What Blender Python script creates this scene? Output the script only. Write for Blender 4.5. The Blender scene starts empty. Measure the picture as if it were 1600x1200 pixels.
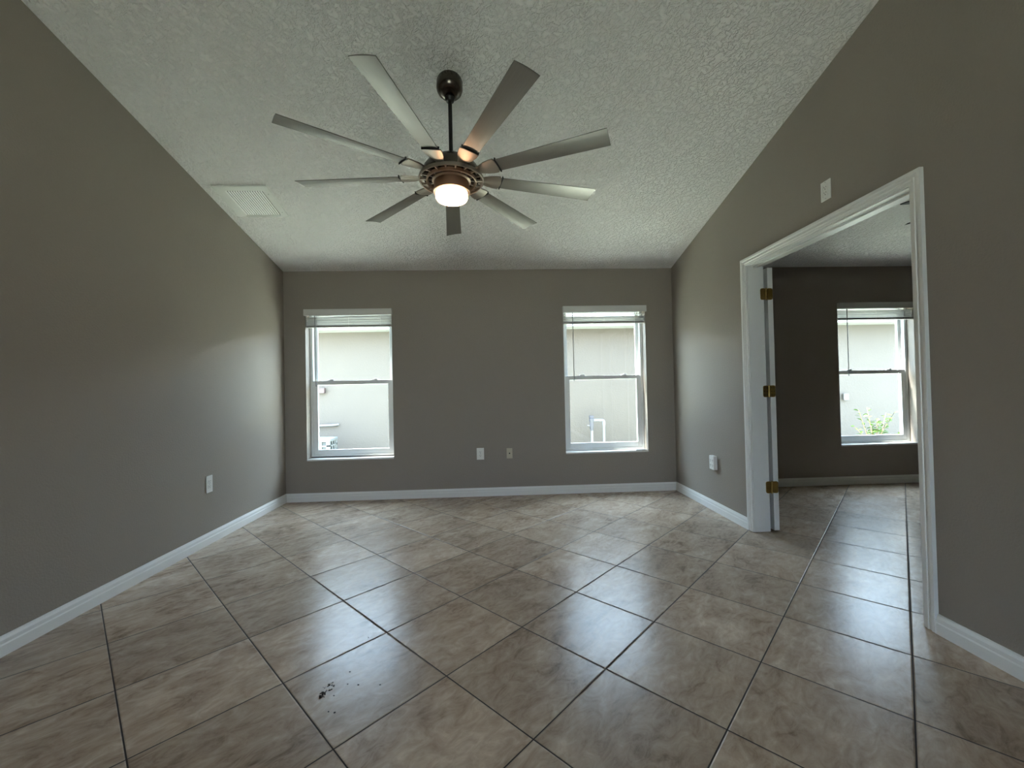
import bpy, bmesh, math, random
from mathutils import Vector, Matrix
random.seed(7)
scene = bpy.context.scene
COL = scene.collection
PI = math.pi

# ------------------------------------------------------------------ camera
CAM_H = 1.14
YAW, PITCH, ROLL = -0.04250857, 0.01346946, 0.02107395
cam_data = bpy.data.cameras.new('camera')
cam_data.sensor_width = 36.0
cam_data.lens = 650.41 * 36.0 / 1600.0
cam_data.clip_start = 0.02
cam_data.clip_end = 200
cam = bpy.data.objects.new('camera', cam_data)
COL.objects.link(cam)
Rw = Matrix.Rotation(YAW, 3, 'Z') @ Matrix.Rotation(PITCH, 3, 'X') @ Matrix.Rotation(ROLL, 3, 'Y')
m3 = Matrix((Rw.col[0], Rw.col[2], -Rw.col[1])).transposed()
cam.matrix_world = Matrix.Translation((0, 0, CAM_H)) @ m3.to_4x4()
scene.camera = cam

# ------------------------------------------------------------------ sky, exposure
SKY_COL, SKY_STR = (0.60, 0.78, 1.0), 7.4
SUN_STR = 50.0
BULB_COL, BULB_STR = (1.0, 0.62, 0.38), 10.0
world = bpy.data.worlds.new('world')
scene.world = world
world.use_nodes = True
bg = world.node_tree.nodes['Background']
bg.inputs[0].default_value = (*SKY_COL, 1)
bg.inputs[1].default_value = SKY_STR
sun_data = bpy.data.lights.new('sun', 'SUN')
sun_data.energy = SUN_STR
sun_data.angle = math.radians(6)
sun_data.color = (1.0, 0.98, 0.94)
sun = bpy.data.objects.new('sun', sun_data)
COL.objects.link(sun)
sun.rotation_euler = Vector((.62, -.10, -.78)).to_track_quat('-Z', 'Y').to_euler()
scene.view_settings.view_transform = 'Standard'
scene.view_settings.look = 'None'
scene.view_settings.gamma = 1
scene.view_settings.exposure = 1.52
scene.view_settings.use_curve_mapping = False
cy = scene.cycles
cy.max_bounces = 12
cy.diffuse_bounces = 8
cy.glossy_bounces = 4
cy.transparent_max_bounces = 16
cy.sample_clamp_indirect = 12
cy.caustics_reflective = False
cy.caustics_refractive = False
cy.use_denoising = True

# ------------------------------------------------------------------ measures
XL, XR, YB, H, SL = -2.2203, 1.9793, 4.5076, 2.446, 0.24635
WT = 0.126                      # wall between the rooms
XR2 = XR + WT
XB = 5.7                        # far side of the bedroom
YR = -3.4                       # behind the camera
def ceil_z(y): return H + SL * (YB - y)
SA = math.atan(SL)

# ------------------------------------------------------------------ material helpers
def mat(name):
    m = bpy.data.materials.new(name)
    m.use_nodes = True
    return m, m.node_tree.nodes, m.node_tree.links, m.node_tree.nodes['Principled BSDF']
def N(nodes, kind, **kw):
    n = nodes.new(kind)
    for k, v in kw.items():
        if k.startswith('i_'):
            key = k[2:]
            n.inputs[int(key) if key.isdigit() else key].default_value = v
        else:
            setattr(n, k, v)
    return n
def simple(name, col, rough=0.5, metal=0.0, spec=0.5, noise=0.0, nscale=20, bump=0.0, bscale=80):
    m, ns, ln, b = mat(name)
    b.inputs['Base Color'].default_value = (*col, 1)
    b.inputs['Roughness'].default_value = rough
    b.inputs['Metallic'].default_value = metal
    b.inputs['Specular IOR Level'].default_value = spec
    tc = N(ns, 'ShaderNodeTexCoord')
    if noise:
        t = N(ns, 'ShaderNodeTexNoise'); t.inputs['Scale'].default_value = nscale; t.inputs['Detail'].default_value = 4
        ln.new(tc.outputs['Object'], t.inputs['Vector'])
        r = N(ns, 'ShaderNodeMapRange'); r.inputs[3].default_value = 1 - noise; r.inputs[4].default_value = 1 + noise
        ln.new(t.outputs[0], r.inputs[0])
        v = N(ns, 'ShaderNodeVectorMath', operation='SCALE'); v.inputs[0].default_value = col
        ln.new(r.outputs[0], v.inputs['Scale']); ln.new(v.outputs[0], b.inputs['Base Color'])
    if bump:
        t = N(ns, 'ShaderNodeTexNoise'); t.inputs['Scale'].default_value = bscale; t.inputs['Detail'].default_value = 3
        ln.new(tc.outputs['Object'], t.inputs['Vector'])
        bp = N(ns, 'ShaderNodeBump'); bp.inputs['Strength'].default_value = 1; bp.inputs['Distance'].default_value = bump
        ln.new(t.outputs[0], bp.inputs['Height']); ln.new(bp.outputs[0], b.inputs['Normal'])
    return m

def brushed(name, col, rough, axis_scale=(1, 1, 60)):
    m, ns, ln, b = mat(name)
    b.inputs['Metallic'].default_value = 1.0
    tc = N(ns, 'ShaderNodeTexCoord'); mp = N(ns, 'ShaderNodeMapping'); mp.inputs['Scale'].default_value = axis_scale
    t = N(ns, 'ShaderNodeTexNoise'); t.inputs['Scale'].default_value = 6; t.inputs['Detail'].default_value = 5
    ln.new(tc.outputs['Object'], mp.inputs[0]); ln.new(mp.outputs[0], t.inputs['Vector'])
    r = N(ns, 'ShaderNodeMapRange'); r.inputs[3].default_value = 0.86; r.inputs[4].default_value = 1.12
    ln.new(t.outputs[0], r.inputs[0])
    v = N(ns, 'ShaderNodeVectorMath', operation='SCALE'); v.inputs[0].default_value = col
    ln.new(r.outputs[0], v.inputs['Scale']); ln.new(v.outputs[0], b.inputs['Base Color'])
    r2 = N(ns, 'ShaderNodeMapRange'); r2.inputs[3].default_value = rough * .8; r2.inputs[4].default_value = rough * 1.25
    ln.new(t.outputs[0], r2.inputs[0]); ln.new(r2.outputs[0], b.inputs['Roughness'])
    return m

M = {}
# greige wall paint over fine orange-peel plaster
def wall_paint():
    m, ns, ln, b = mat('wall_paint')
    b.inputs['Base Color'].default_value = (0.278, 0.244, 0.208, 1)
    b.inputs['Roughness'].default_value = 0.55
    b.inputs['Specular IOR Level'].default_value = 0.35
    tc = N(ns, 'ShaderNodeTexCoord')
    t = N(ns, 'ShaderNodeTexNoise'); t.inputs['Scale'].default_value = 95; t.inputs['Detail'].default_value = 3
    ln.new(tc.outputs['Object'], t.inputs['Vector'])
    bp = N(ns, 'ShaderNodeBump'); bp.inputs['Strength'].default_value = .8; bp.inputs['Distance'].default_value = 0.0022
    ln.new(t.outputs[0], bp.inputs['Height']); ln.new(bp.outputs[0], b.inputs['Normal'])
    return m
M['wall'] = wall_paint()
def knockdown():
    m, ns, ln, b = mat('ceiling_texture')
    b.inputs['Base Color'].default_value = (0.86, 0.845, 0.82, 1)
    b.inputs['Roughness'].default_value = 0.85
    b.inputs['Specular IOR Level'].default_value = 0.2
    tc = N(ns, 'ShaderNodeTexCoord')
    w = N(ns, 'ShaderNodeTexNoise'); w.inputs['Scale'].default_value = 14; w.inputs['Detail'].default_value = 2
    ln.new(tc.outputs['Object'], w.inputs['Vector'])
    mx = N(ns, 'ShaderNodeMix', data_type='VECTOR'); mx.inputs[0].default_value = .06
    ln.new(tc.outputs['Object'], mx.inputs[4]); ln.new(w.outputs['Color'], mx.inputs[5])
    t = N(ns, 'ShaderNodeTexNoise'); t.inputs['Scale'].default_value = 42; t.inputs['Detail'].default_value = 4; t.inputs['Roughness'].default_value = .6
    ln.new(mx.outputs[1], t.inputs['Vector'])
    r = N(ns, 'ShaderNodeMapRange'); r.interpolation_type = 'SMOOTHSTEP'; r.inputs[1].default_value = .40; r.inputs[2].default_value = .60
    ln.new(t.outputs[0], r.inputs[0])
    bp = N(ns, 'ShaderNodeBump'); bp.inputs['Strength'].default_value = 1; bp.inputs['Distance'].default_value = 0.010
    ln.new(r.outputs[0], bp.inputs['Height']); ln.new(bp.outputs[0], b.inputs['Normal'])
    return m
M['ceiling'] = knockdown()

def floor_tile():
    TS, ANG, OX, OY = 0.45451, 0.776818, 1.0649, 1.03788
    m, ns, ln, b = mat('floor_tile')
    tc = N(ns, 'ShaderNodeTexCoord')
    def dot(vx, vy, off):
        d = N(ns, 'ShaderNodeVectorMath', operation='DOT_PRODUCT'); d.inputs[1].default_value = (vx, vy, 0)
        ln.new(tc.outputs['Object'], d.inputs[0])
        a = N(ns, 'ShaderNodeMath', operation='ADD'); a.inputs[1].default_value = off
        ln.new(d.outputs['Value'], a.inputs[0]); return a.outputs[0]
    ca, sa = math.cos(ANG), math.sin(ANG)
    u = dot(ca / TS, sa / TS, -(OX * ca + OY * sa) / TS + 50)
    v = dot(-sa / TS, ca / TS, -(-OX * sa + OY * ca) / TS + 50)
    def fl(x):
        f = N(ns, 'ShaderNodeMath', operation='FLOOR'); ln.new(x, f.inputs[0]); return f.outputs[0]
    def edge(x):
        f = N(ns, 'ShaderNodeMath', operation='FRACT'); ln.new(x, f.inputs[0])
        s = N(ns, 'ShaderNodeMath', operation='SUBTRACT'); s.inputs[1].default_value = .5; ln.new(f.outputs[0], s.inputs[0])
        a = N(ns, 'ShaderNodeMath', operation='ABSOLUTE'); ln.new(s.outputs[0], a.inputs[0])
        q = N(ns, 'ShaderNodeMath', operation='SUBTRACT'); q.inputs[0].default_value = .5; ln.new(a.outputs[0], q.inputs[1])
        k = N(ns, 'ShaderNodeMath', operation='MULTIPLY'); k.inputs[1].default_value = TS; ln.new(q.outputs[0], k.inputs[0])
        return k.outputs[0]
    mn = N(ns, 'ShaderNodeMath', operation='MINIMUM'); ln.new(edge(u), mn.inputs[0]); ln.new(edge(v), mn.inputs[1])
    msk = N(ns, 'ShaderNodeMapRange'); msk.interpolation_type = 'SMOOTHSTEP'
    msk.inputs[1].default_value = 0.0016; msk.inputs[2].default_value = 0.0034
    ln.new(mn.outputs[0], msk.inputs[0])                       # 0 in the grout, 1 on the tile
    prof = N(ns, 'ShaderNodeMapRange'); prof.interpolation_type = 'SMOOTHSTEP'
    prof.inputs[1].default_value = 0.0012; prof.inputs[2].default_value = 0.0065
    ln.new(mn.outputs[0], prof.inputs[0])
    idv = N(ns, 'ShaderNodeCombineXYZ'); ln.new(fl(u), idv.inputs[0]); ln.new(fl(v), idv.inputs[1])
    wn = N(ns, 'ShaderNodeTexWhiteNoise'); wn.noise_dimensions = '2D'; ln.new(idv.outputs[0], wn.inputs['Vector'])
    sc = N(ns, 'ShaderNodeVectorMath', operation='SCALE'); sc.inputs['Scale'].default_value = 30
    ln.new(wn.outputs['Color'], sc.inputs[0])
    uv = N(ns, 'ShaderNodeCombineXYZ'); ln.new(u, uv.inputs[0]); ln.new(v, uv.inputs[1])
    ad = N(ns, 'ShaderNodeVectorMath', operation='ADD'); ln.new(uv.outputs[0], ad.inputs[0]); ln.new(sc.outputs[0], ad.inputs[1])
    mp = N(ns, 'ShaderNodeMapping'); mp.inputs['Scale'].default_value = (0.75, 1.35, 1.0); mp.inputs['Rotation'].default_value = (0, 0, .35)
    ln.new(ad.outputs[0], mp.inputs[0])
    big = N(ns, 'ShaderNodeTexNoise'); big.inputs['Scale'].default_value = 1.7; big.inputs['Detail'].default_value = 7
    big.inputs['Roughness'].default_value = .62; big.inputs['Distortion'].default_value = 1.1
    ln.new(mp.outputs[0], big.inputs['Vector'])
    fine = N(ns, 'ShaderNodeTexNoise'); fine.inputs['Scale'].default_value = 6; fine.inputs['Detail'].default_value = 8
    fine.inputs['Roughness'].default_value = .65; fine.inputs['Distortion'].default_value = 1.6
    ln.new(mp.outputs[0], fine.inputs['Vector'])
    mixn = N(ns, 'ShaderNodeMix', data_type='FLOAT'); mixn.inputs[0].default_value = .45
    ln.new(big.outputs[0], mixn.inputs[2]); ln.new(fine.outputs[0], mixn.inputs[3])
    cr = N(ns, 'ShaderNodeValToRGB'); e = cr.color_ramp.elements
    e[0].position = .33; e[0].color = (0.185, 0.128, 0.086, 1)
    e[1].position = .70; e[1].color = (0.59, 0.485, 0.38, 1)
    k = e.new(.46); k.color = (0.35, 0.265, 0.196, 1)
    k = e.new(.56); k.color = (0.44, 0.35, 0.265, 1)
    ln.new(mixn.outputs[0], cr.inputs[0])
    tone = N(ns, 'ShaderNodeMapRange'); tone.inputs[3].default_value = .86; tone.inputs[4].default_value = 1.12
    ln.new(wn.outputs['Value'], tone.inputs[0])
    tv = N(ns, 'ShaderNodeVectorMath', operation='SCALE'); ln.new(cr.outputs[0], tv.inputs[0]); ln.new(tone.outputs[0], tv.inputs['Scale'])
    col = N(ns, 'ShaderNodeMix', data_type='RGBA'); col.inputs[6].default_value = (0.030, 0.024, 0.020, 1)
    ln.new(msk.outputs[0], col.inputs[0]); ln.new(tv.outputs[0], col.inputs[7])
    ln.new(col.outputs[2], b.inputs['Base Color'])
    ro = N(ns, 'ShaderNodeMapRange'); ro.inputs[3].default_value = .85; ro.inputs[4].default_value = .27
    ln.new(msk.outputs[0], ro.inputs[0]); ln.new(ro.outputs[0], b.inputs['Roughness'])
    b.inputs['Specular IOR Level'].default_value = 0.29
    # relief: bevelled tile edges, slate-like dimples
    wav = N(ns, 'ShaderNodeTexNoise'); wav.inputs['Scale'].default_value = 5.5; wav.inputs['Detail'].default_value = 2
    wav.inputs['Distortion'].default_value = .8; ln.new(mp.outputs[0], wav.inputs['Vector'])
    h1 = N(ns, 'ShaderNodeMath', operation='MULTIPLY'); h1.inputs[1].default_value = .0009; ln.new(wav.outputs[0], h1.inputs[0])
    h2 = N(ns, 'ShaderNodeMath', operation='MULTIPLY_ADD'); h2.inputs[1].default_value = .0016
    ln.new(prof.outputs[0], h2.inputs[0]); ln.new(h1.outputs[0], h2.inputs[2])
    bp = N(ns, 'ShaderNodeBump'); bp.inputs['Strength'].default_value = 1; bp.inputs['Distance'].default_value = 1.0
    ln.new(h2.outputs[0], bp.inputs['Height']); ln.new(bp.outputs[0], b.inputs['Normal'])
    return m
M['floor'] = floor_tile()

def glass():
    m, ns, ln, b = mat('window_glass')
    ns.remove(b)
    out = ns['Material Output']
    tr = N(ns, 'ShaderNodeBsdfTransparent'); tr.inputs[0].default_value = (.95, .975, .97, 1)
    gl = N(ns, 'ShaderNodeBsdfGlossy'); gl.inputs['Roughness'].default_value = .01
    fr = N(ns, 'ShaderNodeFresnel')
    geo = N(ns, 'ShaderNodeNewGeometry')          # both faces of the pane reflect as from the air side
    ior = N(ns, 'ShaderNodeMapRange'); ior.inputs[3].default_value = 1.35; ior.inputs[4].default_value = 1 / 1.35
    ln.new(geo.outputs['Backfacing'], ior.inputs[0]); ln.new(ior.outputs[0], fr.inputs[0])
    mx = N(ns, 'ShaderNodeMixShader')
    ln.new(fr.outputs[0], mx.inputs[0]); ln.new(tr.outputs[0], mx.inputs[1]); ln.new(gl.outputs[0], mx.inputs[2])
    ln.new(mx.outputs[0], out.inputs[0])
    return m
M['glass'] = glass()

def bulb():
    m, ns, ln, b = mat('lit_diffuser')
    b.inputs['Base Color'].default_value = (.9, .85, .8, 1)
    b.inputs['Emission Color'].default_value = (*BULB_COL, 1)
    b.inputs['Emission Strength'].default_value = BULB_STR
    return m
M['bulb'] = bulb()

M['trim'] = simple('trim_paint', (.74, .74, .71), .35, noise=.03, nscale=9)
M['vinyl'] = simple('white_vinyl', (.72, .73, .72), .35)
M['sill'] = simple('sill_marble', (.70, .69, .66), .25, noise=.08, nscale=12)
M['gap_shade'] = simple('dark_gap_strip', (.03, .03, .03), .7)  # near-black for the shaded gap below the left window's frame
M['blind'] = simple('blind_slat', (.62, .61, .58), .45, noise=.03, nscale=30)
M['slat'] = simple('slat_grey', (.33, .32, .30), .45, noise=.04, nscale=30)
M['wand'] = simple('wand_plastic', (.30, .30, .31), .25)
M['plate'] = simple('white_plastic', (.74, .73, .69), .35)
M['almond'] = simple('almond_plastic', (.50, .45, .34), .4)
M['slot'] = simple('slot_dark', (.02, .02, .02), .6)
M['screw'] = simple('screw_metal', (.45, .45, .43), .35, metal=1)
M['vent'] = simple('vent_paint', (.72, .73, .69), .45, noise=.03, nscale=15)
M['duct'] = simple('duct_dark', (.03, .03, .03), .9)
M['door'] = simple('door_paint', (.72, .72, .69), .35, noise=.03, nscale=8)
M['brass'] = simple('aged_brass', (.42, .29, .10), .32, metal=1, noise=.25, nscale=60)
M['nickel'] = brushed('brushed_nickel', (.36, .315, .265), .40)
M['nickel_dark'] = brushed('dark_nickel', (.105, .09, .075), .24)
M['nickel_lamplit'] = brushed('lamplit_nickel', (.46, .33, .24), .34)  # nickel with the bulb's warm light put into its base colour
M['rod'] = simple('rod_black', (.012, .011, .010), .4, metal=.3)
M['blade'] = brushed('blade_finish', (.235, .22, .195), .38, (1.5, 40, 1))
M['blade'].node_tree.nodes['Principled BSDF'].inputs['Metallic'].default_value = .75
M['fan_black'] = simple('fan_black', (.012, .012, .012), .4)
M['fan_glass'] = simple('fan_opal', (.75, .74, .70), .3)
M['stucco'] = simple('stucco_cream', (.086, .073, .0615), .9, noise=.05, nscale=3, bump=.004, bscale=40)
M['soffit'] = simple('soffit_white', (.2, .2, .19), .6)
M['roof'] = simple('roof_shingle', (.50, .49, .48), .9, noise=.3, nscale=14)
M['grass'] = simple('grass', (.35, .38, .31), .95, noise=.45, nscale=9, bump=.02, bscale=60)
M['ac'] = simple('ac_paint', (.13, .14, .145), .45)
M['ac_dark'] = simple('ac_coil', (.035, .04, .043), .6)
M['pvc'] = simple('pvc_white', (.16, .165, .175), .35)
M['valve'] = simple('valve_grey', (.06, .06, .075), .4, metal=.2)
M['box_pink'] = simple('meter_box', (.075, .050, .048), .6)
M['box_grey'] = simple('cover_grey', (.082, .075, .068), .5)
M['leaf'] = simple('leaf_green', (.038, .082, .010), .5, noise=.45, nscale=7)
M['stem'] = simple('stem_brown', (.16, .11, .06), .8)
M['dirt'] = simple('dirt_dark', (.018, .014, .011), .9)
M['strip'] = simple('white_strip', (.75, .76, .78), .4)

# ------------------------------------------------------------------ mesh helpers
def obj(name, bm, material, parent=None, smooth=False, loc=None):
    me = bpy.data.meshes.new(name)
    bmesh.ops.recalc_face_normals(bm, faces=bm.faces[:])
    bm.to_mesh(me); bm.free()
    me.materials.append(material)
    if smooth:
        for p in me.polygons: p.use_smooth = True
        try:
            me.set_sharp_from_angle(angle=math.radians(38))
        except Exception:
            pass
    o = bpy.data.objects.new(name, me)
    COL.objects.link(o)
    if parent: o.parent = parent
    if loc is not None: o.location = loc
    return o
def empty(name, loc=(0, 0, 0), rot=(0, 0, 0)):
    o = bpy.data.objects.new(name, None); o.empty_display_size = .1
    COL.objects.link(o); o.location = loc; o.rotation_euler = rot
    return o
def tag(o, label, cat, group=None, kind=None):
    o['label'] = label; o['category'] = cat
    if group: o['group'] = group
    if kind: o['kind'] = kind
    return o
def struct(o, label=None):
    o['kind'] = 'structure'
    if label: o['label'] = label
    return o
def box(bm, x0, x1, y0, y1, z0, z1, bev=0.0, seg=2):
    r = bmesh.ops.create_cube(bm, size=1.0)
    vs = r['verts']
    for v in vs:
        v.co = Vector(((x0 + x1) / 2 + v.co.x * (x1 - x0), (y0 + y1) / 2 + v.co.y * (y1 - y0), (z0 + z1) / 2 + v.co.z * (z1 - z0)))
    if bev:
        es = list({e for v in vs for e in v.link_edges})
        bmesh.ops.bevel(bm, geom=es, offset=bev, segments=seg, affect='EDGES', profile=.5)
    return bm
def new(): return bmesh.new()
def bx(*a, **k): return box(new(), *a, **k)
def lathe(bm, prof, n=48, M4=None):
    rings = []
    for r, z in prof:
        if r < 1e-5:
            rings.append([bm.verts.new((0, 0, z))])
        else:
            rings.append([bm.verts.new((r * math.cos(2 * PI * i / n), r * math.sin(2 * PI * i / n), z)) for i in range(n)])
    for a, b in zip(rings, rings[1:]):
        for i in range(n):
            j = (i + 1) % n
            if len(a) == 1 and len(b) == 1: continue
            if len(a) == 1: bm.faces.new((a[0], b[i], b[j]))
            elif len(b) == 1: bm.faces.new((a[i], a[j], b[0]))
            else: bm.faces.new((a[i], a[j], b[j], b[i]))
    if M4 is not None:
        for ring in rings:
            for v in ring: v.co = M4 @ v.co
    return bm
def tube(bm, pts, r, n=10, cap=True):
    pts = [Vector(p) for p in pts]
    rings = []
    for i, p in enumerate(pts):
        d = (pts[min(i + 1, len(pts) - 1)] - pts[max(i - 1, 0)]).normalized()
        a = d.cross(Vector((0, 0, 1)) if abs(d.z) < .9 else Vector((1, 0, 0))).normalized()
        b = d.cross(a)
        rr = r[i] if isinstance(r, (list, tuple)) else r
        rings.append([bm.verts.new(p + (a * math.cos(2 * PI * k / n) + b * math.sin(2 * PI * k / n)) * rr) for k in range(n)])
    for A, B in zip(rings, rings[1:]):
        for k in range(n):
            bm.faces.new((A[k], A[(k + 1) % n], B[(k + 1) % n], B[k]))
    if cap:
        bm.faces.new(rings[0]); bm.faces.new(rings[-1])
    return bm
def prism(bm, poly, f0, f1):
    """poly: list of 2d points; f0/f1 map a 2d point to each end (so ends can be mitred)"""
    A = [bm.verts.new(f0(*p)) for p in poly]; B = [bm.verts.new(f1(*p)) for p in poly]
    n = len(poly)
    for i in range(n):
        bm.faces.new((A[i], A[(i + 1) % n], B[(i + 1) % n], B[i]))
    bm.faces.new(A); bm.faces.new(B)
    return bm
def holed(bm, us, ws, holes, P, thick):
    """wall sheet over grid lines us x ws with holes; P(u,w,side) gives the point"""
    cache = {}
    def vert(u, w, s):
        k = (round(u, 5), round(w, 5) if not callable(w) else w, s)
        if k not in cache: cache[k] = bm.verts.new(P(u, w, s))
        return cache[k]
    def ishole(i, j):
        return any(h[0] - 1e-6 <= us[i] and us[i + 1] <= h[1] + 1e-6 and h[2] - 1e-6 <= ws[j] and ws[j + 1] <= h[3] + 1e-6 for h in holes)
    nu, nw = len(us) - 1, len(ws) - 1
    solid = {(i, j): not ishole(i, j) for i in range(nu) for j in range(nw)}
    for (i, j), s in solid.items():
        if not s: continue
        q = [(us[i], ws[j]), (us[i + 1], ws[j]), (us[i + 1], ws[j + 1]), (us[i], ws[j + 1])]
        bm.faces.new([vert(u, w, 0) for u, w in q]); bm.faces.new([vert(u, w, 1) for u, w in reversed(q)])
        for (di, dj), (a, b) in {(0, -1): (0, 1), (1, 0): (1, 2), (0, 1): (2, 3), (-1, 0): (3, 0)}.items():
            if not solid.get((i + di, j + dj), False):
                bm.faces.new((vert(*q[a], 0), vert(*q[b], 0), vert(*q[b], 1), vert(*q[a], 1)))
    return bm

# ------------------------------------------------------------------ the shell
struct(obj('floor', bx(XL - .2, XB + .2, YR - .2, YB + .2, -.12, 0), M['floor']))
bm = new()
x0, x1, y0, y1 = XL - .2, XB + .2, YR - .2, YB + .2
vs = [bm.verts.new((x, y, ceil_z(y) + d)) for d in (0, .16) for x, y in ((x0, y0), (x1, y0), (x1, y1), (x0, y1))]
for f in ((3, 2, 1, 0), (4, 5, 6, 7), (0, 1, 5, 4), (1, 2, 6, 5), (2, 3, 7, 6), (3, 0, 4, 7)): bm.faces.new([vs[i] for i in f])
struct(obj('ceiling', bm, M['ceiling']))

WX = [-1.996, 0.763, 3.866]; WW = 0.910; WZ0, WZ1 = 0.427, 2.035
def P_back(u, w, s): return (u, YB + .2 * s, w if w < 2.4 else ceil_z(YB + .2 * s))
us = sorted([XL - .2, XB + .2] + [x for a in WX for x in (a, a + WW)])
struct(obj('wall_back', holed(new(), us, [0, WZ0, WZ1, 2.5], [(a, a + WW, WZ0, WZ1) for a in WX], P_back, .2), M['wall']))

def P_side(xin, xout):
    return lambda u, w, s: (xin if s == 0 else xout, u, w if w < 2.3 else ceil_z(u))
struct(obj('wall_left', holed(new(), [YR, YB], [0, 3.0], [], P_side(XL, XL - .2), .2), M['wall']))
DY0, DY1, DZ = 1.853, 3.155, 2.075        # rough opening of the double door
struct(obj('wall_right', holed(new(), [YR, DY0, DY1, YB], [0, DZ, 3.0], [(DY0, DY1, 0, DZ)], P_side(XR, XR2), WT), M['wall']))
struct(obj('wall_bedroom_right', holed(new(), [YR, YB], [0, 3.0], [], P_side(XB, XB + .2), .2), M['wall']))
YBF = 0.6
bm = new()
holed(bm, [XR2, XB], [0, 2.9], [], lambda u, w, s: (u, YBF - .12 * s, w if w < 2.3 else ceil_z(YBF - .12 * s)), .12)
struct(obj('wall_bedroom_front', bm, M['wall']))
# rear wall of the living room, with an opening added for fill daylight behind the camera
bm = new()
FILL_OPENING = (-.45, 0.45, 0.0, 2.05)
holed(bm, [XL, FILL_OPENING[0], FILL_OPENING[1], XR], [0, FILL_OPENING[3], 4.0], [FILL_OPENING], lambda u, w, s: (u, YR - .2 * s, w if w < 2.3 else ceil_z(YR - .2 * s)), .2)
struct(obj('wall_rear', bm, M['wall']))

# baseboards
BT, BH = 0.0137, 0.0896
bprof = [(0, 0), (BT, 0), (BT, BH * .55), (BT * .8, BH * .62), (BT * .78, BH * .80), (BT * .45, BH * .93), (BT * .38, BH), (0, BH)]
def base_y(name, xw, sgn, ya, yb, mit_b=True):
    bm = new()
    prism(bm, bprof, lambda d, z: (xw + sgn * d, ya, z), lambda d, z: (xw + sgn * d, yb - (d if mit_b else 0), z))
    return struct(obj(name, bm, M['trim']))
def base_x(name, xa, xb):
    bm = new()
    prism(bm, bprof, lambda d, z: (xa + d, YB - d, z), lambda d, z: (xb - d, YB - d, z))
    return struct(obj(name, bm, M['trim']))
base_y('baseboard_left', XL, 1, YR + .01, YB)
base_x('baseboard_back', XL, XR)
base_y('baseboard_right', XR, -1, 3.2035, YB)
base_y('baseboard_right_front', XR, -1, YR + .01, 1.8145, False)
base_x('baseboard_bedroom_back', XR2, XB)
base_y('baseboard_bedroom_right', XB, -1, YBF + .01, YB)

# ------------------------------------------------------------------ door surround
CW = 0.058
cprof = [(0, 0), (0, .010), (.005, .0115), (.016, .0115), (.020, .0165), (.026, .0165), (.029, .0120), (.037, .0120), (.042, .0180), (.050, .019), (.0575, .019), (.058, 0)]   # u across (inner -> outer), d off the wall
JY0, JY1, JZ = 1.872, 3.137, 2.056        # faces of the jambs
CI0, CI1, CIZ = 1.8655, 3.1435, 2.0615    # inner edge of the casing
def casing(name, xw, sgn, hinge_leg=True):
    bm = new()
    X = lambda d: xw + sgn * d
    if hinge_leg: prism(bm, cprof, lambda u, d: (X(d), CI1 + u, .004), lambda u, d: (X(d), CI1 + u, CIZ + u))
    prism(bm, cprof, lambda u, d: (X(d), CI0 - u, .004), lambda u, d: (X(d), CI0 - u, CIZ + u))
    prism(bm, cprof, lambda u, d: (X(d), CI0 - u, CIZ + u), lambda u, d: (X(d), CI1 + u, CIZ + u))
    return struct(obj(name, bm, M['trim']))
casing('trim_1', XR, -1)
bm = new()
box(bm, XR, XR2, JY1, DY1, .004, DZ, bev=.001); box(bm, XR, XR2, DY0, JY0, .004, DZ, bev=.001); box(bm, XR, XR2, JY0, JY1, JZ, DZ, bev=.001)
box(bm, XR + .045, XR + .080, JY0, JY1, JZ - .011, JZ, bev=.002)
struct(obj('trim_2', bm, M['trim']))
casing('trim_3', XR2, 1, False)      # no leg in the narrow slot behind the folded leaf

# the left leaf, folded right back against the bedroom side of the wall
LX0, LX1 = 2.1375, 2.1785
dr = struct(empty('door_1', (LX0, 3.137, 0)), 'white hinged door leaf folded back against the bedroom wall')
bm = bx(0, LX1 - LX0, .002, .612, .012, 2.046, bev=.0015)
slab = obj('door_slab', bm, M['door'], dr)
for zp0, zp1 in ((.24, .95), (1.10, 1.88)):
    obj('door_panel', bx(LX1 - LX0 - .001, LX1 - LX0 + .006, .12, .50, zp0, zp1, bev=.005), M['door'], slab)
obj('door_knob', lathe(new(), [(0, 0), (.030, 0), (.030, .006), (.012, .010), (.012, .035), (.026, .045), (.028, .058), (.018, .070), (0, .072)], 28,
    Matrix.Translation((LX1 - LX0, .55, .93)) @ Matrix.Rotation(PI / 2, 4, 'Y')), M['brass'], slab, smooth=True)
def rrect_plate(bm, x0, x1, y0, y1, z0, z1, r):
    """plate in the xz plane with rounded corners on the x0..x1 ends"""
    pts = []
    for cx, cz, a0 in ((x1 - r, z1 - r, 0), (x0 + r, z1 - r, 90), (x0 + r, z0 + r, 180), (x1 - r, z0 + r, 270)):
        for k in range(5):
            a = math.radians(a0 + 22.5 * k); pts.append((cx + r * math.cos(a), cz + r * math.sin(a)))
    prism(bm, pts, lambda x, z: (x, y0, z), lambda x, z: (x, y1, z))
    return bm
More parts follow.
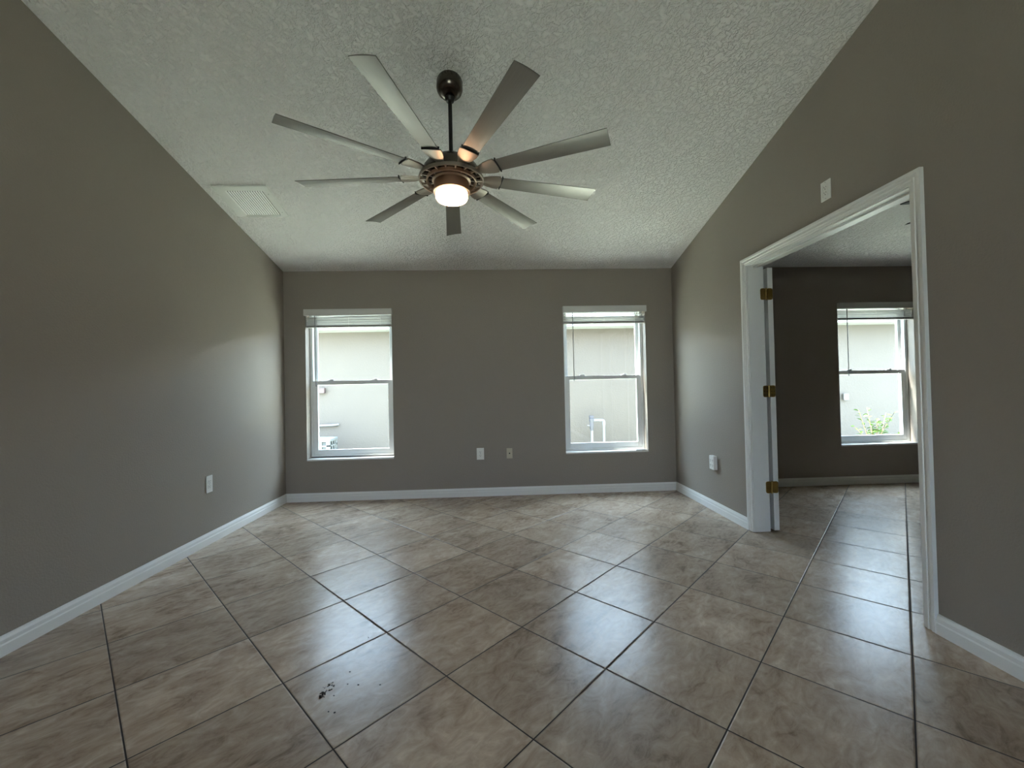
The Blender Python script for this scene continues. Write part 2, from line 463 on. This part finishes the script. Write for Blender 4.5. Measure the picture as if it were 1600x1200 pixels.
for k, (za, zb) in enumerate(((1.795, 1.885), (1.040, 1.130), (.300, .390))):
    hx = (XR2 + LX0) / 2 + .001 - LX0
    hg = obj('hinge', rrect_plate(new(), hx - .046, hx - .004, -.0045, -.0005, za, zb, .014), M['brass'], dr)
    obj('hinge_leaf', rrect_plate(new(), hx + .004, hx + .050, -.0045, .0016, za, zb, .014), M['brass'], hg)
    obj('hinge_pin', tube(new(), [(hx, -.003, za - .003), (hx, -.003, zb + .003)], .0055, 12), M['brass'], hg, smooth=True)
    sb = new()
    for zz in (.2, .5, .8):
        for xx in (hx - .036, hx - .018, hx + .020, hx + .038):
            tube(sb, [(xx, -.0060, za + (zb - za) * zz), (xx, -.0040, za + (zb - za) * zz)], .0032, 10)
    obj('hinge_screws', sb, M['slot'] if k == 1 else M['brass'], hg)

# ------------------------------------------------------------------ windows
def ring(bm, x0, x1, z0, z1, y0, y1, l, r, b, t, bev=.002):
    box(bm, x0, x0 + l, y0, y1, z0, z1, bev); box(bm, x1 - r, x1, y0, y1, z0, z1, bev)
    box(bm, x0 + l, x1 - r, y0, y1, z0, z0 + b, bev); box(bm, x0 + l, x1 - r, y0, y1, z1 - t, z1, bev)
    return bm
def make_window(n, xo, gap):
    w = struct(empty('window_%d' % n, (xo, YB, WZ0)))
    Wd, Ht = WW, WZ1 - WZ0
    e = .0005
    obj('window_sill', bx(e, Wd - e, -.009, .11, 0.0005, .019, bev=.003), M['sill'], w)
    obj('window_frame', ring(new(), e, Wd - e, .0195 + gap, Ht - e, .100, .190, .030, .030, .022, .028), M['vinyl'], w)
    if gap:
        obj('dark_gap_strip', bx(.002, Wd - .002, .104, .185, .0192, .0192 + gap, bev=.001), M['gap_shade'], w)  # dark strip standing in for the shaded gap between sill and frame
    zm = 1.255 - WZ0                      # meeting rail
    lo = obj('lower_sash', ring(new(), .030, Wd - .030, .042, zm + .022, .106, .134, .046, .046, .060, .042), M['vinyl'], w)
    obj('pane', bx(.070, Wd - .070, .118, .122, .09, zm - .012), M['glass'], lo)
    for fx in (.24, .76):
        lt = new(); box(lt, Wd * fx - .028, Wd * fx + .028, .108, .132, zm + .0222, zm + .031, bev=.003)
        box(lt, Wd * fx - .006, Wd * fx + .030, .100, .116, zm + .031, zm + .038, bev=.002)
        obj('sash_latch', lt, M['vinyl'], lo)
    up = obj('upper_sash', ring(new(), .030, Wd - .030, zm - .020, Ht - .029, .148, .174, .034, .034, .040, .020), M['vinyl'], w)
    obj('pane', bx(.060, Wd - .060, .159, .163, zm + .015, Ht - .045), M['glass'], up)
    return w
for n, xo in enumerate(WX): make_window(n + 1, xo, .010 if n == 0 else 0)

# raised blinds
def make_blind(xo, label, tilt=0.0, loose=False, snag=False):
    b = tag(empty('window_blind', (xo, YB, 1.845)), label, 'blind', 'raised window blinds')
    Wd = WW
    z = lambda a: a - 1.845
    v = new(); box(v, -.004, Wd + .006, -.036, -.026, z(1.965), z(2.034), bev=.003)
    box(v, -.004, .004, -.027, -.002, z(1.967), z(2.034), bev=.001); box(v, Wd - .002, Wd + .006, -.027, -.002, z(1.967), z(2.034), bev=.001)
    obj('valance', v, M['blind'], b)
    obj('head_rail', bx(.006, Wd - .006, .004, .050, z(1.984), z(2.026), bev=.002), M['blind'], b)
    s = new(); zz = 1.868; k = 0
    top = 1.952 if loose else (1.963 if snag else 1.9585)
    while zz < top:
        dz = .0105
        poly = [(-.020, 0), (-.012, .0028), (0, .0038), (.012, .0028), (.020, 0), (.020, .0022), (.012, .005), (0, .006), (-.012, .005), (-.020, .0022)]
        sh = random.uniform(-.003, .003)
        ti = (tilt if (loose and zz > 1.925) else 0)
        prism(s, poly, lambda y, q: (.007, .026 + sh + y, z(zz) + q + (-.0115 if (snag and zz > 1.96) else 0)), lambda y, q: (Wd - .007, .026 + sh + y, z(zz) + q + ti))
        zz += dz if not (loose and zz > 1.915) else .017
    obj('slats', s, M['slat'], b)
    obj('bottom_rail', bx(.007, Wd - .007, .004, .048, z(1.846), z(1.866), bev=.003), M['slat'], b)
    for fx in (.13, .5, .87):
        c = tube(new(), [(Wd * fx, .0015, z(1.99)), (Wd * fx, .0018, z(1.846)), (Wd * fx, .004, z(1.8445)), (Wd * fx, .048, z(1.8445)), (Wd * fx, .0505, z(1.846)), (Wd * fx, .0505, z(1.99))], .0012, 6)
        obj('ladder_cord', c, M['blind'], b)
    wd = new(); tube(wd, [(.104, -.010, z(1.975)), (.106, -.008, z(1.7)), (.108, -.006, z(1.215))], [.0045, .0042, .0048], 6)
    obj('tilt_wand', wd, M['wand'], b, smooth=False)
    return b
make_blind(WX[0], 'raised white slat blind on the left window of the room, beside the corner', snag=True)
make_blind(WX[1], 'raised white slat blind with uneven top slats on the right window of the back wall', .010, True)
make_blind(WX[2], 'raised white slat blind seen through the doorway on the bedroom window')

# ------------------------------------------------------------------ outlets and plates
def plate_frame(name, loc, rot):  # local: x across, z up, -y into the room
    return empty(name, loc, rot)
def add_receptacle(parent, zc, w=.034, h=.029):
    pts = []
    for k in range(28):
        a = 2 * PI * k / 28
        pts.append((max(-.5, min(.5, math.cos(a) * .58)) * w, max(-.5, min(.5, math.sin(a) * .62)) * h + zc))
    r = obj('receptacle', prism(new(), pts, lambda x, z: (x, -.0060, z), lambda x, z: (x, -.0085, z)), M['plate'], parent)
    s = new()
    box(s, -.0078, -.0056, -.0089, -.0084, zc - .001, zc + .0085); box(s, .0056, .0078, -.0089, -.0084, zc + .0005, zc + .0080)
    tube(s, [(0, -.0089, zc - .0085), (0, -.0084, zc - .0085)], .0028, 12)
    obj('slots', s, M['slot'], r)
    return r
def duplex(label, loc, rot, w=.076, h=.126):
    o = tag(empty('wall_outlet', loc, rot), label, 'outlet', 'wall outlets')
    obj('cover_plate', bx(-w / 2, w / 2, -.0065, -.0003, -h / 2, h / 2, bev=.0025), M['plate'], o)
    add_receptacle(o, .0195); add_receptacle(o, -.0195)
    obj('screw', tube(new(), [(0, -.0078, 0), (0, -.0060, 0)], .0032, 12), M['screw'], o)
    return o
duplex('white duplex outlet on the back wall, left of the beige cable plate', (-.165, YB, .456), (0, 0, 0), .078, .126)
duplex('white duplex outlet low on the left wall above its baseboard', (XL, 3.325, .4595), (0, 0, PI / 2), .070, .130)
# decorator outlet high on the right wall (faces -x)
o = tag(empty('wall_outlet', (XR, 2.357, 2.2745), (0, 0, -PI / 2)), 'white rectangular outlet high on the right wall above the door casing', 'outlet', 'wall outlets')
obj('cover_plate', bx(-.036, .036, -.0065, -.0003, -.0575, .0575, bev=.0025), M['plate'], o)
ins = obj('receptacle', bx(-.0167, .0167, -.0085, -.006, -.0335, .0335, bev=.001), M['plate'], o)
s = new()
for zc in (.016, -.016):
    box(s, -.0078, -.0056, -.0090, -.0084, zc - .001, zc + .008); box(s, .0056, .0078, -.0090, -.0084, zc, zc + .0075)
    tube(s, [(0, -.0090, zc - .008), (0, -.0084, zc - .008)], .0028, 12)
box(s, -.0190, -.0178, -.0068, -.0064, -.035, .035)
obj('slots', s, M['slot'], ins)
for zc in (.048, -.048): obj('screw', tube(new(), [(0, -.0074, zc), (0, -.0060, zc)], .003, 12), M['screw'], o)
# outlet with a thick plug-in tap on the right wall
o = tag(empty('wall_outlet', (XR, 3.690, .4435), (0, 0, -PI / 2)), 'white outlet low on the right wall, covered by a thick plug-in tap', 'outlet', 'wall outlets')
obj('cover_plate', bx(-.038, .038, -.0065, -.0003, -.062, .062, bev=.0025), M['plate'], o)
t = tag(empty('plug_adapter', (XR - .0068, 3.687, .444), (0, 0, -PI / 2)), 'thick white plug-in tap on the low outlet of the right wall', 'adapter')
obj('adapter_body', bx(-.040, .040, -.030, 0, -.062, .062, bev=.005, seg=3), M['plate'], t)
for xc in (-.018, .018):
    for zc in (.018, -.026):
        s = new()
        box(s, xc - .0078, xc - .0050, -.0306, -.0298, zc, zc + .010); box(s, xc + .0050, xc + .0078, -.0306, -.0298, zc, zc + .010)
        tube(s, [(xc, -.0306, zc - .008), (xc, -.0298, zc - .008)], .0032, 10)
        obj('slots', s, M['slot'], t)
# coax plate
o = tag(empty('cable_plate', (.149, YB, .453)), 'beige cable wall plate with a dark socket, right of the outlet on the back wall', 'wall plate')
obj('cover_plate', bx(-.031, .031, -.006, -.0003, -.055, .055, bev=.0025), M['almond'], o)
obj('cable_socket', lathe(new(), [(0, 0), (.0075, 0), (.0075, .004), (.0055, .004), (.0055, .012), (.003, .012), (.003, .006), (0, .006)], 16,
    Matrix.Translation((0, -.006, 0)) @ Matrix.Rotation(PI / 2, 4, 'X')), M['slot'], o)
for zc in (.041, -.041): obj('screw', tube(new(), [(0, -.0068, zc), (0, -.0055, zc)], .003, 12), M['almond'], o)

# ------------------------------------------------------------------ ceiling vent, lying on the slope
vy0, vy1, vx0, vx1 = 3.258, 3.612, -2.135, -1.722
vc = ((vx0 + vx1) / 2, (vy0 + vy1) / 2)
cs = math.cos(SA)
v = tag(empty('ceiling_vent', (vc[0], vc[1], ceil_z(vc[1]) - .0005), (-SA, 0, 0)), 'white louvred air vent on the sloped ceiling near the left wall', 'vent')
hw, hd = (vx1 - vx0) / 2, (vy1 - vy0) / 2 / cs
fr_ = new()
mx0, mx1, my0, my1 = -hw + .075, hw - .054, -hd + .050, hd - .020
for (a, b_, c, d) in ((-hw, mx0, -hd, hd), (mx1, hw, -hd, hd), (mx0, mx1, -hd, my0), (mx0, mx1, my1, hd)):
    box(fr_, a, b_, c, d, -.013, 0)
bmesh.ops.remove_doubles(fr_, verts=fr_.verts[:], dist=1e-5)
obj('vent_frame', fr_, M['vent'], v)
obj('duct', bx(mx0 - .002, mx1 + .002, my0 - .002, my1 + .002, -.0012, -.0004), M['duct'], v)
lv = new(); nl = 15
for k in range(nl):
    xc = mx0 + (mx1 - mx0) * (k + .5) / nl; p = (mx1 - mx0) / nl
    poly = [(-.5 * p, -.0130), (-.5 * p + .0009, -.0138), (.05 * p, -.0086), (.05 * p - .0009, -.0078)]
    prism(lv, poly, lambda x, z: (xc + x, my0 + .004, z), lambda x, z: (xc + x, my1 - .006, z))
obj('louvres', lv, M['vent'], v)
for yy in (-hd + .085, hd - .06): obj('screw', tube(new(), [(hw - .026, yy, -.0148), (hw - .026, yy, -.0125)], .005, 12), M['screw'], v)

# ------------------------------------------------------------------ the main ceiling fan
FX, FY, FZ = -.226, 2.435, 2.395
fan = tag(empty('ceiling_fan', (FX, FY, FZ)), 'brushed nickel ceiling fan with nine long blades and a lit lamp below the sloped ceiling', 'ceiling fan')
zc = ceil_z(FY) - FZ
T = Matrix.Translation((0, 0, zc)) @ Matrix.Rotation(-SA, 4, 'X')
obj('canopy', lathe(new(), [(0, -.0005), (.073, -.0005), (.076, -.010), (.076, -.052), (.073, -.064), (.058, -.084), (.042, -.090), (.030, -.091), (0, -.091)], 48, T), M['nickel_dark'], fan, smooth=True)
obj('hanger_ball', lathe(new(), [(0, -.075), (.022, -.085), (.029, -.100), (.022, -.118), (0, -.124)], 32, Matrix.Translation((0, 0, zc))), M['rod'], fan, smooth=True)
obj('downrod', tube(new(), [(0, 0, zc - .09), (0, 0, .10)], .0115, 20), M['rod'], fan, smooth=True)
obj('coupling', lathe(new(), [(0, .146), (.018, .146), (.026, .142), (.046, .124), (.052, .116), (.052, .098), (0, .098)], 40), M['nickel_dark'], fan, smooth=True)
obj('motor_housing', lathe(new(), [(0, .108), (.055, .107), (.100, .096), (.138, .072), (.160, .042), (.168, .014), (.168, -.008), (.130, -.008), (.125, .006), (0, .006)], 64), M['nickel_dark'], fan, smooth=True)
ringp = [(.180, -.008), (.187, -.010), (.190, -.018), (.189, -.030), (.185, -.033), (.182, -.030), (.181, -.016), (.176, -.012), (.180, -.008)]
obj('outer_ring', lathe(new(), ringp, 72), M['nickel'], fan, smooth=True)
ringp2 = [(.140, -.014), (.146, -.018), (.147, -.036), (.142, -.040), (.138, -.034), (.136, -.018), (.140, -.014)]
obj('inner_ring', lathe(new(), ringp2, 72), M['nickel_lamplit'], fan, smooth=True)
for k in range(18):
    a = math.radians(20 * k + 4)
    rb = new(); box(rb, .100, .182, -.0035, .0035, -.026, -.012, bev=.0015)
    bmesh.ops.rotate(rb, verts=rb.verts[:], cent=(0, 0, 0), matrix=Matrix.Rotation(a, 3, 'Z'))
    obj('rib', rb, M['nickel'], fan)
obj('lamp_neck', lathe(new(), [(.090, .005), (.112, -.008), (.112, -.030), (.106, -.034), (.102, -.037), (.102, -.080), (.107, -.084), (.107, -.096), (.101, -.099), (.0, -.099)], 64), M['nickel_lamplit'], fan, smooth=True)
obj('lamp_glass', lathe(new(), [(.0, -.0995), (.092, -.0995), (.093, -.104), (.0925, -.126), (.086, -.137), (.068, -.143), (.036, -.146), (0, -.147)], 64), M['bulb'], fan, smooth=True)

def blade_mesh():
    bm = new()
    r0, r1 = .290, .912
    nst = 16
    pr = []
    for i in range(nst + 1):
        t = i / nst
        r = r0 + (r1 - r0) * t
        wdt = .088 + .030 * t
        th = .0055
        cam_ = .004
        row = []
        m_ = 6
        for s_ in (1, -1):
            for k in range(m_ + 1):
                q = (k / m_ - .5) * (1 if s_ == 1 else -1)
                row.append(Vector((r, q * wdt, cam_ * (1 - 4 * q * q) + s_ * th / 2 * (1 - abs(q) * .6))))
        pr.append([bm.verts.new(p) for p in row])
    n = len(pr[0])
    for A, B in zip(pr, pr[1:]):
        for k in range(n): bm.faces.new((A[k], A[(k + 1) % n], B[(k + 1) % n], B[k]))
    bm.faces.new(pr[0]); bm.faces.new(pr[-1])
    return bm
def bracket_mesh():
    bm = new(); rows = []
    st = [(.150, .040, .022), (.185, .052, .022), (.225, .088, .020), (.262, .104, .019), (.287, .106, .018)]
    for r, w_, th in st:
        row = []
        m_ = 6
        for s_ in (1, -1):
            for k in range(m_ + 1):
                q = (k / m_ - .5) * (1 if s_ == 1 else -1)
                row.append(bm.verts.new((r + .012 * (1 - 4 * q * q) * (1 if r > .24 else .3), q * w_, s_ * th / 2 * (1 - (2 * abs(q)) ** 2 * .6))))
        rows.append(row)
    n = len(rows[0])
    for A, B in zip(rows, rows[1:]):
        for k in range(n): bm.faces.new((A[k], A[(k + 1) % n], B[(k + 1) % n], B[k]))
    bm.faces.new(rows[0]); bm.faces.new(rows[-1])
    return bm
PITCHB = math.radians(-11)
b0 = obj('blade', blade_mesh(), M['blade'], fan, smooth=True)
k0 = obj('blade_bracket', bracket_mesh(), M['nickel'], fan, smooth=True)
c0 = obj('blade_gap_line', bx(.297, .3035, -.050, .050, -.009, .009, bev=.002), M['rod'], fan)  # black strip drawn as the dark gap line between bracket and blade
for i in range(9):
    a = math.radians(14.6 + 40 * i)
    rot = (Matrix.Rotation(a, 3, 'Z') @ Matrix.Rotation(PITCHB, 3, 'X')).to_euler()
    for src in (b0, k0, c0):
        if i == 0: c = src
        else:
            c = src.copy(); COL.objects.link(c); c.parent = fan
        c.rotation_euler = rot; c.location = (0, 0, 0.0)

# ------------------------------------------------------------------ the dark fan in the bedroom
f2 = (4.06, 3.22); z2 = 2.64
fan2 = tag(empty('ceiling_fan', (f2[0], f2[1], z2)), 'black ceiling fan in the bedroom, its blade tips peeking past the door casing', 'ceiling fan')
zc2 = ceil_z(f2[1]) - z2
T2 = Matrix.Translation((0, 0, zc2)) @ Matrix.Rotation(-SA, 4, 'X')
obj('canopy', lathe(new(), [(0, -.0005), (.075, -.0005), (.075, -.03), (.05, -.055), (0, -.055)], 40, T2), M['fan_black'], fan2, smooth=True)
obj('motor_housing', lathe(new(), [(0, .07), (.06, .07), (.11, .05), (.125, .02), (.125, -.03), (.10, -.055), (0, -.055)], 48), M['fan_black'], fan2, smooth=True)
obj('lamp_glass', lathe(new(), [(0, -.056), (.085, -.056), (.09, -.08), (.06, -.12), (0, -.13)], 40), M['fan_glass'], fan2, smooth=True)
def blade2():
    bm = new()
    poly = [(.11, -.035), (.18, -.055), (.55, -.065), (.585, -.060), (.598, -.045), (.598, .045), (.585, .060), (.55, .065), (.18, .055), (.11, .035)]
    prism(bm, poly, lambda x, y: (x, y, -.004), lambda x, y: (x, y, .004)); return bm
bb = obj('blade', blade2(), M['fan_black'], fan2)
for i in range(5):
    c = bb if i == 0 else bb.copy()
    if i: COL.objects.link(c); c.parent = fan2
    c.rotation_euler = (Matrix.Rotation(math.radians(97 + 72 * i), 3, 'Z') @ Matrix.Rotation(math.radians(-10), 3, 'X')).to_euler()

# ------------------------------------------------------------------ dirt on the tiles
def crumb(x, y, r, i):
    bm = new(); bmesh.ops.create_icosphere(bm, subdivisions=1, radius=r)
    rr = random.Random(i)
    for v_ in bm.verts:
        v_.co = Vector((v_.co.x * rr.uniform(.7, 1.5), v_.co.y * rr.uniform(.6, 1.2), max(-r * .1, v_.co.z * .55) + r * .1))
    return tag(obj('dirt_speck', bm, M['dirt'], loc=(x, y, 0)), 'dark speck of dirt on the floor tile under the left window reflection', 'dirt', 'dirt specks on the floor')
for i, (x, y, r) in enumerate([(-.614, 1.745, .0035), (-.598, 1.673, .003), (-.554, 1.666, .004), (-.469, 1.66, .0035), (-.628, 1.614, .003),
                               (-.618, 1.535, .003), (-.594, 1.529, .004), (-.61, 1.982, .003)]):
    crumb(x, y, r, i)
bm = new()
for i in range(40):
    t_ = random.random()
    x = -.672 + random.gauss(0, .010) + .004 * t_; y = 1.612 + .072 * t_ + random.gauss(0, .006); r = random.uniform(.0012, .0036) * (1.4 - .6 * t_)
    q = bmesh.ops.create_icosphere(bm, subdivisions=1, radius=r)
    for v_ in q['verts']: v_.co = Vector((x + v_.co.x * 1.3, y + v_.co.y, max(0.0002, v_.co.z * .5 + r * .2)))
tag(obj('dirt_smudge', bm, M['dirt']), 'smudge of crumbled dark dirt on the floor tile in front of the left window', 'dirt', kind='stuff')

# white strip lying on the sill of the right window
tag(obj('plastic_strip', bx(1.535, 1.650, 4.502, 4.522, WZ0 + .0192, WZ0 + .030, bev=.002), M['strip']), "short white plastic strip lying on the right end of the right window's sill", 'strip')

# ------------------------------------------------------------------ outside: side yard and the neighbouring house
GZ = -.25
struct(obj('ground', bx(-30, 34, YR - 30, 40, GZ - .3, GZ), M['grass']))
YN = 7.8
nh = tag(empty('house', (2, YN, GZ)), 'cream stucco house next door filling the view through the windows', 'house')
L = lambda x: x - 2
obj('house_wall', bx(L(-11), L(15), .012, .25, 0, 2.27 - GZ + .02), M['stucco'], nh)
obj('soffit', bx(L(-11.4), L(15.4), -.42, .25, 2.262 - GZ, 2.280 - GZ), M['soffit'], nh)
obj('fascia', bx(L(-11.4), L(15.4), -.445, -.42, 2.245 - GZ, 2.42 - GZ, bev=.003), M['soffit'], nh)
bm = new()
prism(bm, [(-.50, 2.41 - GZ), (5.5, 4.4 - GZ), (5.5, 4.48 - GZ), (-.50, 2.47 - GZ)], lambda y, z: (L(-11.5), y, z), lambda y, z: (L(15.5), y, z))
obj('house_roof', bm, M['roof'], nh)

# air conditioner
ac = tag(empty('air_conditioner', (-3.11, 7.06, GZ)), 'white outdoor air conditioning unit beside the neighbouring wall, seen through the left window', 'air conditioner')
AH = .405 - GZ
hwx, hwy = .42, .17
obj('coil', bx(-hwx + .03, hwx - .03, -hwy + .015, hwy - .015, .03, AH - .05, bev=.02), M['ac_dark'], ac)
g = new()
zz = .10
while zz < AH - .10:
    for (a, b_, c, d) in ((-hwx, hwx, -hwy, -hwy + .012), (-hwx, hwx, hwy - .012, hwy), (-hwx, -hwx + .012, -hwy, hwy), (hwx - .012, hwx, -hwy, hwy)):
        box(g, a, b_, c, d, zz, zz + .022)
    zz += .085
for xx in (-.28, -.14, 0, .14, .28):
    box(g, xx - .012, xx + .012, -hwy - .001, -hwy + .012, .05, AH - .05)
for yy in (-.04, .05):
    box(g, hwx - .012, hwx + .001, yy - .012, yy + .012, .05, AH - .05)
obj('guard', g, M['ac'], ac)
for sx in (-1, 1):
    for sy in (-1, 1):
        obj('corner_post', bx(min(sx * hwx, sx * (hwx - .06)), max(sx * hwx, sx * (hwx - .06)), min(sy * hwy, sy * (hwy - .05)), max(sy * hwy, sy * (hwy - .05)), .0, AH - .03, bev=.008), M['ac'], ac)
obj('top_cover', bx(-hwx - .01, hwx + .01, -hwy - .01, hwy + .01, AH - .055, AH, bev=.02, seg=3), M['ac'], ac)
obj('base_pan', bx(-hwx - .005, hwx + .005, -hwy - .005, hwy + .005, 0.0, .05, bev=.01), M['ac'], ac)

# conduit above the unit
tag(obj('conduit_pipe', tube(new(), [(-4.6, YN - .03, .545), (-3.2, YN - .03, .553), (-2.97, YN - .03, .557), (-2.91, YN - .03, .562), (-2.888, YN - .012, .566), (-2.885, YN - .001, .567)], .020, 12), M['pvc'], smooth=True),
    'white pipe running along the neighbouring wall above the air conditioner', 'pipe')
mb = tag(empty('meter_box', (-3.165, YN, 1.19)), 'small reddish box on the neighbouring wall, seen through the left window', 'box')
obj('box_body', bx(-.063, .063, -.07, 0, -.045, .042, bev=.006), M['box_pink'], mb)
obj('box_lid', bx(-.067, .067, -.078, -.002, .034, .052, bev=.004), M['box_pink'], mb)
wb = tag(empty('cover_box', (6.782, YN, .865)), 'small square cover on the neighbouring wall, seen through the bedroom window', 'box')
obj('box_body', bx(-.045, .045, -.035, 0, -.060, .060, bev=.006), M['box_grey'], wb)
obj('box_lid', bx(-.052, .052, -.045, -.033, -.066, .066, bev=.004), M['box_grey'], wb)

# valve and pipe loop
YP = 7.6
wp = tag(empty('water_pipe', (1.89, YP, GZ)), 'white pipe loop with a grey valve by the neighbouring wall, seen through the right window', 'pipe')
x1_, x2_, zt = -.113, .110, .545 - GZ
obj('riser', tube(new(), [(x1_, 0, 0), (x1_, 0, zt + .01)], .021, 14), M['pvc'], wp, smooth=True)
obj('riser', tube(new(), [(x2_, 0, 0), (x2_, 0, zt - .02)], .021, 14), M['pvc'], wp, smooth=True)
obj('crossbar', tube(new(), [(x1_, 0, zt), (x2_ - .03, 0, zt), (x2_ - .006, 0, zt - .008), (x2_, 0, zt - .03)], .024, 14), M['pvc'], wp, smooth=True)
for z_ in (zt - .06,): obj('elbow', lathe(new(), [(.021, -.03), (.029, -.03), (.029, .03), (.021, .03)], 20, Matrix.Translation((x2_, 0, z_))), M['pvc'], wp, smooth=True)
vb = obj('valve_body', lathe(new(), [(0, -.19), (.022, -.19), (.026, -.17), (.034, -.15), (.038, -.08), (.034, -.03), (.045, -.01), (.045, .03), (.030, .045), (.030, .085), (0, .085)], 24, Matrix.Translation((x1_ - .004, 0, zt))), M['valve'], wp, smooth=True)
obj('valve_handle', bx(x1_ - .045, x1_ + .035, -.03, .03, zt + .045, zt + .085, bev=.008), M['valve'], vb)
obj('test_cock', tube(new(), [(x1_ - .03, 0, zt - .10), (x1_ - .085, -.01, zt - .09)], .010, 10), M['pvc'], wp)

# shrub
def leaf(bm, p, d, L_, W_):
    d = d.normalized(); s_ = d.cross(Vector((0, 0, 1))).normalized()
    up = s_.cross(d)
    a = random.uniform(-.8, .8); s_, up = s_ * math.cos(a) + up * math.sin(a), up * math.cos(a) - s_ * math.sin(a)
    rows = []
    for t, w_ in ((0, .08), (.2, .62), (.45, 1), (.7, .78), (.88, .4), (1, .05)):
        c = p + d * L_ * t - Vector((0, 0, L_ * .18 * t * t))
        rows.append([bm.verts.new(c - s_ * W_ * w_ / 2 + up * W_ * .12 * w_), bm.verts.new(c), bm.verts.new(c + s_ * W_ * w_ / 2 + up * W_ * .12 * w_)])
    for A, B in zip(rows, rows[1:]):
        for k in range(2): bm.faces.new((A[k], A[k + 1], B[k + 1], B[k]))
def shrub(label, base, tips, per, L_, W_):
    o = tag(empty('shrub', base), label, 'shrub', 'shrubs outside the bedroom window')
    st, fo = new(), new()
    B = Vector(base)
    for tp in tips:
        tp = Vector(tp) - B
        mid = tp * .5 + Vector((tp.x * -.15, random.uniform(-.05, .05), .03))
        pts = [Vector((random.uniform(-.03, .03), random.uniform(-.03, .03), 0)), mid, tp]
        tube(st, pts, [.010, .007, .003], 8)
        for k in range(per):
            t = .42 + .58 * (k + random.random()) / per
            p = mid.lerp(tp, (t - .5) * 2) if t > .5 else pts[0].lerp(mid, t * 2)
            az = random.uniform(0, 2 * PI)
            leaf(fo, p, Vector((math.cos(az), math.sin(az), random.uniform(-.1, .9))), L_ * random.uniform(.7, 1.25), W_ * random.uniform(.7, 1.2))
    obj('stems', st, M['stem'], o, smooth=True)
    obj('foliage', fo, M['leaf'], o, smooth=True)
    return o
shrub('leafy green shrub outside the bedroom window, against the neighbouring wall', (6.60, 7.0, GZ),
      [(6.33, 7.0, .66), (6.44, 6.95, .70), (6.28, 7.05, .38), (6.52, 7.0, .52), (6.62, 6.95, .48), (6.70, 7.0, .50), (6.80, 6.97, .60), (6.98, 7.0, .60), (6.95, 7.05, .50), (6.86, 7.0, .47)], 13, .085, .045)
shrub('low green shrub at the lower right corner of the bedroom window view', (7.06, 6.95, GZ), [(7.0, 6.95, .27), (7.12, 6.98, .32), (7.05, 6.9, .25), (7.16, 6.95, .26)], 12, .08, .042)
